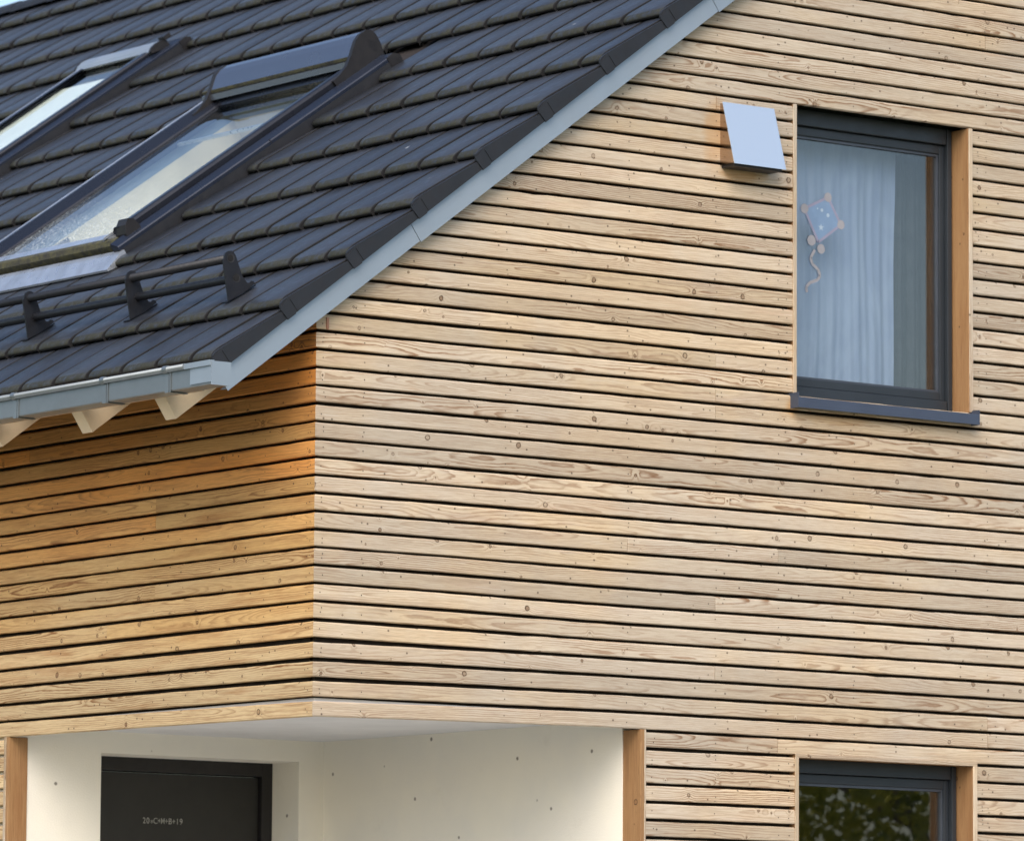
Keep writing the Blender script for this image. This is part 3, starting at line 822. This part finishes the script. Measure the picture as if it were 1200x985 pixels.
# ---- skylights
def ribbon(name, K, sec, a0, a1, mat, parent, closed=True, smooth=False, steps=1, label=None, side='R'):
    """extrude a (b, n) section up the slope"""
    bm = bmesh.new(); rings = []
    for i in range(steps+1):
        a = a0+(a1-a0)*i/steps
        rings.append([bm.verts.new(skypos(K, a, b, n)) for b, n in sec])
    m = len(sec)
    for i in range(steps):
        for j in range(m if closed else m-1):
            bm.faces.new((rings[i][j], rings[i][(j+1) % m], rings[i+1][(j+1) % m], rings[i+1][j]))
    if closed: bm.faces.new(rings[0]); bm.faces.new(rings[-1][::-1])
    bmesh.ops.recalc_face_normals(bm, faces=bm.faces)
    o = obj(name, bm, mat, None, smooth, label)
    return sub(o, parent) if parent else H(o)
def cross(name, K, sec, b0, b1, mat, parent, smooth=False):
    """extrude an (a, n) section across the skylight"""
    bm = bmesh.new()
    A = [bm.verts.new(skypos(K, a, b0, n)) for a, n in sec]; B = [bm.verts.new(skypos(K, a, b1, n)) for a, n in sec]
    m = len(sec)
    for j in range(m): bm.faces.new((A[j], A[(j+1) % m], B[(j+1) % m], B[j]))
    bm.faces.new(A); bm.faces.new(B[::-1])
    bmesh.ops.recalc_face_normals(bm, faces=bm.faces)
    return sub(obj(name, bm, mat, None, smooth), parent)

M_mossrail = NT('mossy_rail')
_t = M_mossrail; _p = _t.pos()
_c = _t.mix(_t.rng(_t.noise(_p, 30, 5, .7), .35, .65), (.030, .028, .024), (.085, .080, .035))
M_mossrail = _t.bsdf(_c, .8, 0., _t.noise(_p, 120, 3), .5, .003)

def skylight(K, big, label):
    L, W, rw, lw = K['L'], K['W'], K['rw'], K['lw']
    gn = .050
    rsec = lambda f, w: [(f(b), n) for b, n in ((0, -.045), (0, .028), (.004, .034), (.048, .052), (.052, .048), (.052, -.045))]
    R = lambda b: b; Lf = lambda b: W-b
    rsec = lambda f, w: [(f(b), n) for b, n in ((0, .014), (0, .028), (.004, .034), (.048, .052), (.052, .048), (.052, .014))]
    fr = ribbon('skylight', K, rsec(R, rw), .0, L, M_sframe, None, label=label)
    ribbon('frame_rail', K, rsec(Lf, lw), .0, L, M_sframe, fr)
    for f_ in (R, Lf): ribbon('side_flashing', K, [(f_(-.002), -.045), (f_(-.002), .0135), (f_(.05), .0135), (f_(.05), -.045)], -.0, L+.01, M_verge, fr)
    # sash rails
    def sash(f, w):
        return [(f(b), n) for b, n in ((.060, .0), (.060, .074), (.066, .086), (.078, .090), (.110, .090), (.120, .086), (w-.004, gn+.010), (w, gn+.002), (w, .0))]
    a_end = 1.56 if big else L-.10
    ribbon('sash_rail', K, sash(R, rw), .095, a_end, M_rail, fr)
    ribbon('sash_rail', K, sash(Lf, lw), .035, a_end, M_rail, fr)
    ribbon('rail_highlight', K, [(rw-.012, gn+.012), (rw-.012, gn+.022), (rw+.004, gn+.006), (rw+.002, gn+.002)], .04, a_end, M_lead, fr)  # pale strip painted in as the highlight on the rail's glass edge
    ribbon('rail_highlight', K, [(W-.074, .0885), (W-.080, .0935), (W-.092, .0905)], .04, a_end, M_lead, fr)  # pale strip in place of a highlight along the left rail's outer edge
    # bottom: mossy rail, light strip, dark gap
    cross('bottom_rail', K, [(.030, -.010), (.024, .034), (.038, .054), (.056, .057), (.056, -.01)], .055, W-.055, M_mossrail, fr)
    cross('glass_edge_strip', K, [(.0565, .035), (.0565, .0585), (.120, .0545), (.120, .035)], rw-.02, W-lw+.01, M_lead, fr)
    cross('top_rail', K, [(a_end-.05, .0), (a_end-.05, gn+.004), (a_end-.02, gn+.03), (a_end+.05, gn+.03), (a_end+.05, .0)], .06, W-.06, M_rail, fr)
    # glass
    bm = bmesh.new(); dl = bm.verts.layers.float.new('dew')
    nseg = 12; rows = []
    for i in range(nseg+1):
        a = .10+(a_end-.05-.10)*i/nseg
        row = []
        for b in (rw-.01, rw+.12, (W)/2, W-lw-.10, W-lw+.02):
            v = bm.verts.new(skypos(K, a, b, gn)); v[dl] = max(0., 1-(a-.10)/1.1) if big else .15
            row.append(v)
        rows.append(row)
    for i in range(nseg):
        for j in range(4): bm.faces.new((rows[i][j], rows[i+1][j], rows[i+1][j+1], rows[i][j+1]))
    sub(obj('pane', bm, M_skyglass), fr)
    # light lining of the shaft below the pane
    bm = bmesh.new(); D = .42
    c = [(.08, rw-.02), (a_end, rw-.02), (a_end, W-lw+.03), (.08, W-lw+.03)]
    T = [bm.verts.new(skypos(K, a, b, .03)) for a, b in c]; Md = [bm.verts.new(skypos(K, a, b, -.052)) for a, b in c]; Bt = [bm.verts.new(skypos(K, a, b, -D)) for a, b in c]
    for i in range(4):
        bm.faces.new((T[i], T[(i+1) % 4], Md[(i+1) % 4], Md[i])).material_index = 1
        bm.faces.new((Md[i], Md[(i+1) % 4], Bt[(i+1) % 4], Bt[i]))
    bm.faces.new(Bt)
    sub(obj('shaft_lining', bm, [M_lining, M_inner if big else M_lining]), fr)
    if not big:
        cross('blind', K, [(.12, gn-.020), (.12, gn-.017), (a_end-.22, gn-.017), (a_end-.22, gn-.020)], rw-.005, W-lw+.01, M_blind, fr)
    else:
        cross('blind_bar', K, [(a_end-.34, gn-.05), (a_end-.34, gn-.035), (a_end-.325, gn-.035), (a_end-.325, gn-.05)], rw, W-lw, M_lead, fr)
        cross('blind', K, [(.45, -.24), (.45, -.237), (a_end-.40, -.237), (a_end-.40, -.24)], rw, W-lw, M_blind, fr)
    # apron flashing
    cross('apron', K, [(-.115, -.030), (-.115, -.020), (-.02, .006), (.008, .010), (.008, -.05)], -.02, W+.02, M_lead, fr)
    # top flashing block
    cross('top_flashing', K, [(L-.02, -.03), (L-.02, .034), (L+.02, .040), (L+.05, .016), (L+.05, -.04)], -.004, W+.004, M_dark, fr)
    # hood
    if big:
        h0 = [(1.545, .128), (1.575, .152), (1.605, .174), (1.640, .186), (1.675, .186), (1.700, .172), (1.712, .145), (1.712, .10), (1.70, .04)]
        th_ = [(a+.003, n-.006) for a, n in h0[:2]]+[(a-.001, n-.007) for a, n in h0[2:5]]+[(a-.006, n-.004) for a, n in h0[5:]]
        cross('hood', K, h0+th_[::-1], .070, W-.150, M_hood, fr)
        cross('hood_seal', K, [(1.541, .112), (1.541, .1265), (1.552, .1265), (1.552, .112)], .072, W-.072, M_mossrail, fr)
        cross('hood_lip', K, [(1.515, .086), (1.528, .110), (1.545, .110), (1.545, .086)], .075, W-.075, M_hood, fr)
        for (b0, b1) in ((.046, .070), (W-.150, W-.126)):
            cap = [(1.40, .050), (1.395, .080), (1.44, .086), (1.50, .104), (1.535, .126)]+[(a, n+.004) for a, n in h0]+[(1.69, .03)]
            cross('hood_end', K, cap, b0, b1, M_dark, fr)
        for (b0, b1) in ((.052, .098), (W-.098, W-.052)):
            cp = [(-.004, .0), (-.018, .03), (-.012, .070), (.010, .100), (.042, .116), (.070, .104), (.084, .07), (.08, .0)]
            cross('end_plug', K, [(a*.85+.090, n*1.2-.030) for a, n in cp], b0-.03 if b0 < .5 else b0, b1 if b0 < .5 else b1+.03, M_dark, fr)
        cross('frame_joint', K, [(.93, .0), (.93, .0365), (.934, .0365), (.934, 0)], -.0006, .012, M_dark, fr)
    else:
        hp = [(L-.17, .066), (L-.175, .085), (L-.155, .108), (L-.12, .118), (L-.085, .112), (L-.06, .09), (L-.055, .03), (L-.07, .03)]
        cross('hood', K, hp, .050, W-.050, M_zinc, fr)
        cross('hood_end', K, [(a, n+.002) for a, n in hp], .030, .050, M_dark, fr)
        cross('hood_end', K, [(a, n+.002) for a, n in hp], W-.050, W-.030, M_dark, fr)
        cross('hood_end', K, [(L-.075, .10), (L-.075, .135), (L-.03, .138), (L-.03, .10)], .02, .07, M_dark, fr)
    return fr
skylight(K1, True, 'large skylight with a raised hood and condensation on the pane')
skylight(K2, False, 'smaller skylight further back with a pale blind')

# ---- plinth, door step
bm = bmesh.new()
box(bm, .02, 2*RX-.02, DY+.31, HY-.02, GZ, GZ+.17); box(bm, PX+.06, 2*RX-.02, .02, DY+.30, GZ, GZ+.17)
hobj('plinth', bm, M_conc)
bm = bmesh.new(); box(bm, .02, PX+.05, .02, DY+.30, GZ, GZ+.145)
hobj('doorstep', bm, M_conc)

# ------------------------------------------------------------------ things in the upper window
bm = bmesh.new()
rows = []; nx = 220; z_lo, z_hi = 1.56, 2.80; x_lo, x_hi = 2.40, 3.352
for i in range(nx+1):
    x = x_lo+(x_hi-x_lo)*i/nx; r = []
    for j in range(9):
        z = z_lo+(z_hi-z_lo)*j/8
        y = .275+.0042*math.sin(x*62+2.2*math.sin(x*9)+.5*math.sin(z*2))+.002*math.sin(x*131+z*1.7)+.03*mnoise.noise(Vector((x*4, z*1.6, 1)))
        zz = z+(0 if j else .006*math.sin(x*60))
        r.append(bm.verts.new((x, y, zz)))
    rows.append(r)
for i in range(nx):
    for j in range(8): bm.faces.new((rows[i][j], rows[i+1][j], rows[i+1][j+1], rows[i][j+1]))
cur = obj('curtain', bm, M_curtain, None, True)
tag(cur, 'sheer pale curtain tinted with painted blue sky light, hanging behind the upper window pane', 'curtain')

bm = bmesh.new(); rows = []
for i in range(81):
    x = 3.375+.30*i/80
    rows.append([bm.verts.new((x, .30+.012*math.sin(x*75)+.006*math.sin(x*160+1), z)) for z in (1.50, 2.0, 2.4, 2.79)])
for i in range(80):
    for j in range(3): bm.faces.new((rows[i][j], rows[i+1][j], rows[i+1][j+1], rows[i][j+1]))
tag(obj('curtain', bm, simple('dark_drape', (.040, .047, .058), .9, 0, .1, 6), None, True), 'dark grey drape at the right side of the upper window', 'curtain')
# kite picture stuck on the pane
gy = .1405
kt = empty('window_decoration', 'small paper kite with a wavy ribbon tail stuck on the upper window pane', 'decoration', (2.85, gy, 1.95))
def kobj(name, bm, mat, parent=kt):
    o = obj(name, bm, mat, parent); o.matrix_parent_inverse = Matrix.Translation(-Vector(kt.location)) if parent is kt else Matrix.Identity(4); return o
def disc(bm, x, z, r, y, seg=18):
    bm.faces.new([bm.verts.new((x+r*math.cos(2*PI*i/seg)*(1+.12*math.sin(3*i)), y, z+r*math.sin(2*PI*i/seg))) for i in range(seg)])
def px2(px, pz):   # kite sketch coordinates in metres on the pane plane
    return (2.645+(px-933)*.00500, 2.417+(247-pz)*.00385+ (px-933)*.0005)
def strip(bm, a, b, w, y):
    a = Vector((a[0], 0, a[1])); b = Vector((b[0], 0, b[1])); d = (b-a).normalized(); n = Vector((-d.z, 0, d.x))*w/2
    bm.faces.new([bm.verts.new(Vector((0, y, 0))+p) for p in (a+n, a-n, b-n, b+n)])
def paper(name, col): return simple(name, col, .8, 0, .06, 20)
M_kb, M_kp, M_ky, M_kw = paper('blue_paper', (.17, .26, .40)), paper('pink_paper', (.25, .245, .34)), paper('straw_paper', (.29, .285, .31)), paper('white_paper', (.36, .45, .55))
top, rt, bot, lf = px2(974, 254), px2(989, 286), px2(963, 306), px2(947, 267)
bm = bmesh.new(); bm.faces.new([bm.verts.new((p[0], gy, p[1])) for p in (top, rt, bot, lf)])
kobj('kite_panel', bm, M_kb)
bm = bmesh.new()
for a, b in ((top, rt), (rt, bot), (bot, lf), (lf, top)): strip(bm, a, b, .012, gy-.0006)
kobj('kite_border', bm, M_kp)
bm = bmesh.new()
for p, r in ((top, .021), (rt, .021), (lf, .022)): disc(bm, p[0], p[1], r, gy-.0012)
b1 = px2(955, 304); b2 = px2(966, 314)
disc(bm, b1[0], b1[1], .024, gy-.0012); disc(bm, b2[0], b2[1], .022, gy-.0012)
kobj('kite_bow', bm, M_ky)
bm = bmesh.new()
pts = [(959, 315), (954, 324), (956, 331), (963, 338), (965, 345), (962, 350), (953, 353), (949, 358), (950, 364)]
pts = [px2(*p) for p in pts]
for a, b in zip(pts, pts[1:]): strip(bm, a, b, .014, gy-.0006)
kobj('ribbon_tail', bm, M_ky)
bm = bmesh.new()
for p, r in (((967, 269), .008), ((974, 275), .009), ((962, 267), .004)): c = px2(*p); disc(bm, c[0], c[1], r, gy-.0012)
c = px2(966, 289); sp = []
for i in range(10):
    r = .018 if i % 2 == 0 else .007; a = PI/2+i*PI/5; sp.append(bm.verts.new((c[0]+r*math.cos(a), gy-.0012, c[1]+r*math.sin(a))))
bm.faces.new(sp)
kobj('star_dots', bm, M_kw)

# ------------------------------------------------------------------ surroundings
def ground_mat():
    t = NT('lawn'); p = t.pos()
    c = t.mix(t.rng(t.noise(p, .6, 5, .6), .35, .65), (.055, .085, .028), (.09, .10, .04))
    return t.bsdf(c, .95, 0., t.noise(p, 40, 3), .5, .02, .2)
bm = bmesh.new()
N = 64; R_ = 1800
vs = [bm.verts.new((R_*math.cos(2*PI*i/N), R_*math.sin(2*PI*i/N), GZ-.008)) for i in range(N)]
bm.faces.new(vs)
o = obj('ground', bm, ground_mat()); o['kind'] = 'structure'
bm = bmesh.new(); box(bm, -4.2, 10.5, -4.0, -.0, GZ-.1, GZ-.0); box(bm, -4.2, -.0, .0, 8., GZ-.1, GZ-.0)
o = obj('path', bm, simple('concrete_paving', (.58, .565, .53), .85, 0, .15, 2, .3)); o['kind'] = 'structure'

M_bark = simple('bark', (.09, .065, .045), .9, 0, .3, 12, .5)
def leaf_mat(name, a, b):
    t = NT(name); g = t.attr('lc').outputs['Fac']
    c = t.mix(g, a, b)
    d = t.n('ShaderNodeBsdfDiffuse'); t.lk(c, d.inputs[0]); tl = t.n('ShaderNodeBsdfTranslucent'); t.lk(c, tl.inputs[0])
    m = t.n('ShaderNodeMixShader'); m.inputs[0].default_value = .45
    t.lk(d.outputs[0], m.inputs[1]); t.lk(tl.outputs[0], m.inputs[2]); t.lk(m.outputs[0], t.out.inputs[0])
    return t.m
def tree(x, y, h, r, label, name, mats, sd, group=None):
    rg = random.Random(sd)
    T = empty(name, label, 'tree', (x, y, GZ), group)
    bm = bmesh.new()
    def limb(p, d, ln, r0, depth):
        q = p; dd = d.copy(); seg = 3
        for i in range(seg):
            nq = q+dd*ln/seg; ra = r0*(1-.5*i/seg); rb = r0*(1-.5*(i+1)/seg)
            u = dd.orthogonal().normalized(); v = dd.cross(u)
            A = [bm.verts.new(q+(u*math.cos(k*PI/3)+v*math.sin(k*PI/3))*ra) for k in range(6)]
            B = [bm.verts.new(nq+(u*math.cos(k*PI/3)+v*math.sin(k*PI/3))*rb) for k in range(6)]
            for k in range(6): bm.faces.new((A[k], A[(k+1) % 6], B[(k+1) % 6], B[k]))
            q = nq; dd = (dd+Vector((rg.uniform(-.2, .2), rg.uniform(-.2, .2), rg.uniform(0, .15)))).normalized()
        if depth:
            for k in range(4):
                a = rg.uniform(0, 2*PI); limb(q-dd*ln*rg.uniform(0, .35), (dd*.6+Vector((math.cos(a), math.sin(a), rg.uniform(.1, .6)))).normalized(), ln*.62, r0*.5, depth-1)
    limb(Vector((0, 0, 0)), Vector((0, 0, 1)), h*.42, h*.025, 2)
    obj('trunk', bm, M_bark, T)
    bm = bmesh.new(); lc = bm.verts.layers.float.new('lc')
    cl = []
    for i in range(42):
        while True:
            p = Vector((rg.uniform(-1, 1), rg.uniform(-1, 1), rg.uniform(-1, 1)))
            if p.length < 1: break
        cl.append((Vector((p.x*r, p.y*r, h*.62+p.z*h*.36)), rg.uniform(.18, .38)*r, rg.random()))
    for (c, cr, tn_) in cl:
        for k in range(260):
            d = Vector((rg.gauss(0, 1), rg.gauss(0, 1), rg.gauss(0, 1))).normalized()*cr*rg.uniform(.5, 1)
            s = rg.uniform(.028, .055); u = Vector((rg.uniform(-1, 1), rg.uniform(-1, 1), rg.uniform(-1, 1))).normalized(); v = u.orthogonal().normalized()
            q = c+d; vs = [bm.verts.new(q+w) for w in (u*s, v*s*.6, -u*s, -v*s*.6)]
            for w in vs: w[lc] = min(1, max(0, tn_*.7+rg.uniform(0, .4)))
            bm.faces.new(vs)
    obj('crown', bm, mats, T)
    return T
ML = leaf_mat('yellowing_leaves', (.10, .16, .03), (.42, .36, .06))
ML2 = leaf_mat('green_leaves', (.05, .10, .025), (.14, .20, .05))
tree(13.0, -10.2, 6.3, 2.0, 'yellowing garden tree mirrored in the lower window', 'garden_tree', ML, 3)
tree(17.5, -9.0, 5.6, 2.2, 'green garden tree opposite the gable, right of the yellowing one', 'garden_tree', ML2, 5)

# ------------------------------------------------------------------ light
world = bpy.data.worlds.new('World'); bpy.context.scene.world = world; world.use_nodes = True
wt = world.node_tree; wt.nodes.clear()
sky = wt.nodes.new('ShaderNodeTexSky'); sky.sky_type = 'NISHITA'; sky.sun_disc = False
SUN_EL = math.radians(40); SUN_AZ = math.radians(224)       # compass from +Y, clockwise
sky.sun_elevation = SUN_EL; sky.sun_rotation = SUN_AZ; sky.air_density = 1.0; sky.dust_density = 2.5; sky.ozone_density = 1.0
bg = wt.nodes.new('ShaderNodeBackground'); bg.inputs[1].default_value = .15
wo = wt.nodes.new('ShaderNodeOutputWorld'); wt.links.new(sky.outputs[0], bg.inputs[0]); wt.links.new(bg.outputs[0], wo.inputs[0])
sl = bpy.data.lights.new('sun', 'SUN'); sl.energy = 1.5; sl.angle = math.radians(48); sl.color = (1, .93, .83)
so = bpy.data.objects.new('sun', sl); C.objects.link(so)
sd = Vector((math.sin(SUN_AZ)*math.cos(SUN_EL), math.cos(SUN_AZ)*math.cos(SUN_EL), math.sin(SUN_EL)))
so.rotation_euler = sd.to_track_quat('Z', 'Y').to_euler()

# ------------------------------------------------------------------ camera
F, ROLL, PITCH, YAW = 6512.1, .006458, .115472, .642032
ROLL = math.radians(.370); PITCH = math.radians(6.616); YAW = math.radians(36.786)
f = Vector((math.sin(YAW)*math.cos(PITCH), math.cos(YAW)*math.cos(PITCH), math.sin(PITCH)))
r0 = Vector((math.cos(YAW), -math.sin(YAW), 0)); u0 = r0.cross(f)
rt_ = math.cos(ROLL)*r0+math.sin(ROLL)*u0; up = -math.sin(ROLL)*r0+math.cos(ROLL)*u0
cam = bpy.data.cameras.new('camera'); co = bpy.data.objects.new('camera', cam); C.objects.link(co)
mw = Matrix((rt_, up, -f)).transposed().to_4x4(); mw.translation = Vector((-12.862, -18.544, -1.421))
co.matrix_world = mw
cam.sensor_width = 36; cam.lens = 36*F/1200; cam.clip_end = 4000; cam.clip_start = .5
cam.dof.use_dof = True; cam.dof.focus_distance = 22.4; cam.dof.aperture_fstop = 5.6
sc = bpy.context.scene; sc.camera = co
sc.view_settings.view_transform = 'Standard'; sc.view_settings.look = 'None'; sc.view_settings.gamma = 1
sc.view_settings.exposure = .66
sc.render.resolution_x = 1024; sc.render.resolution_y = 840
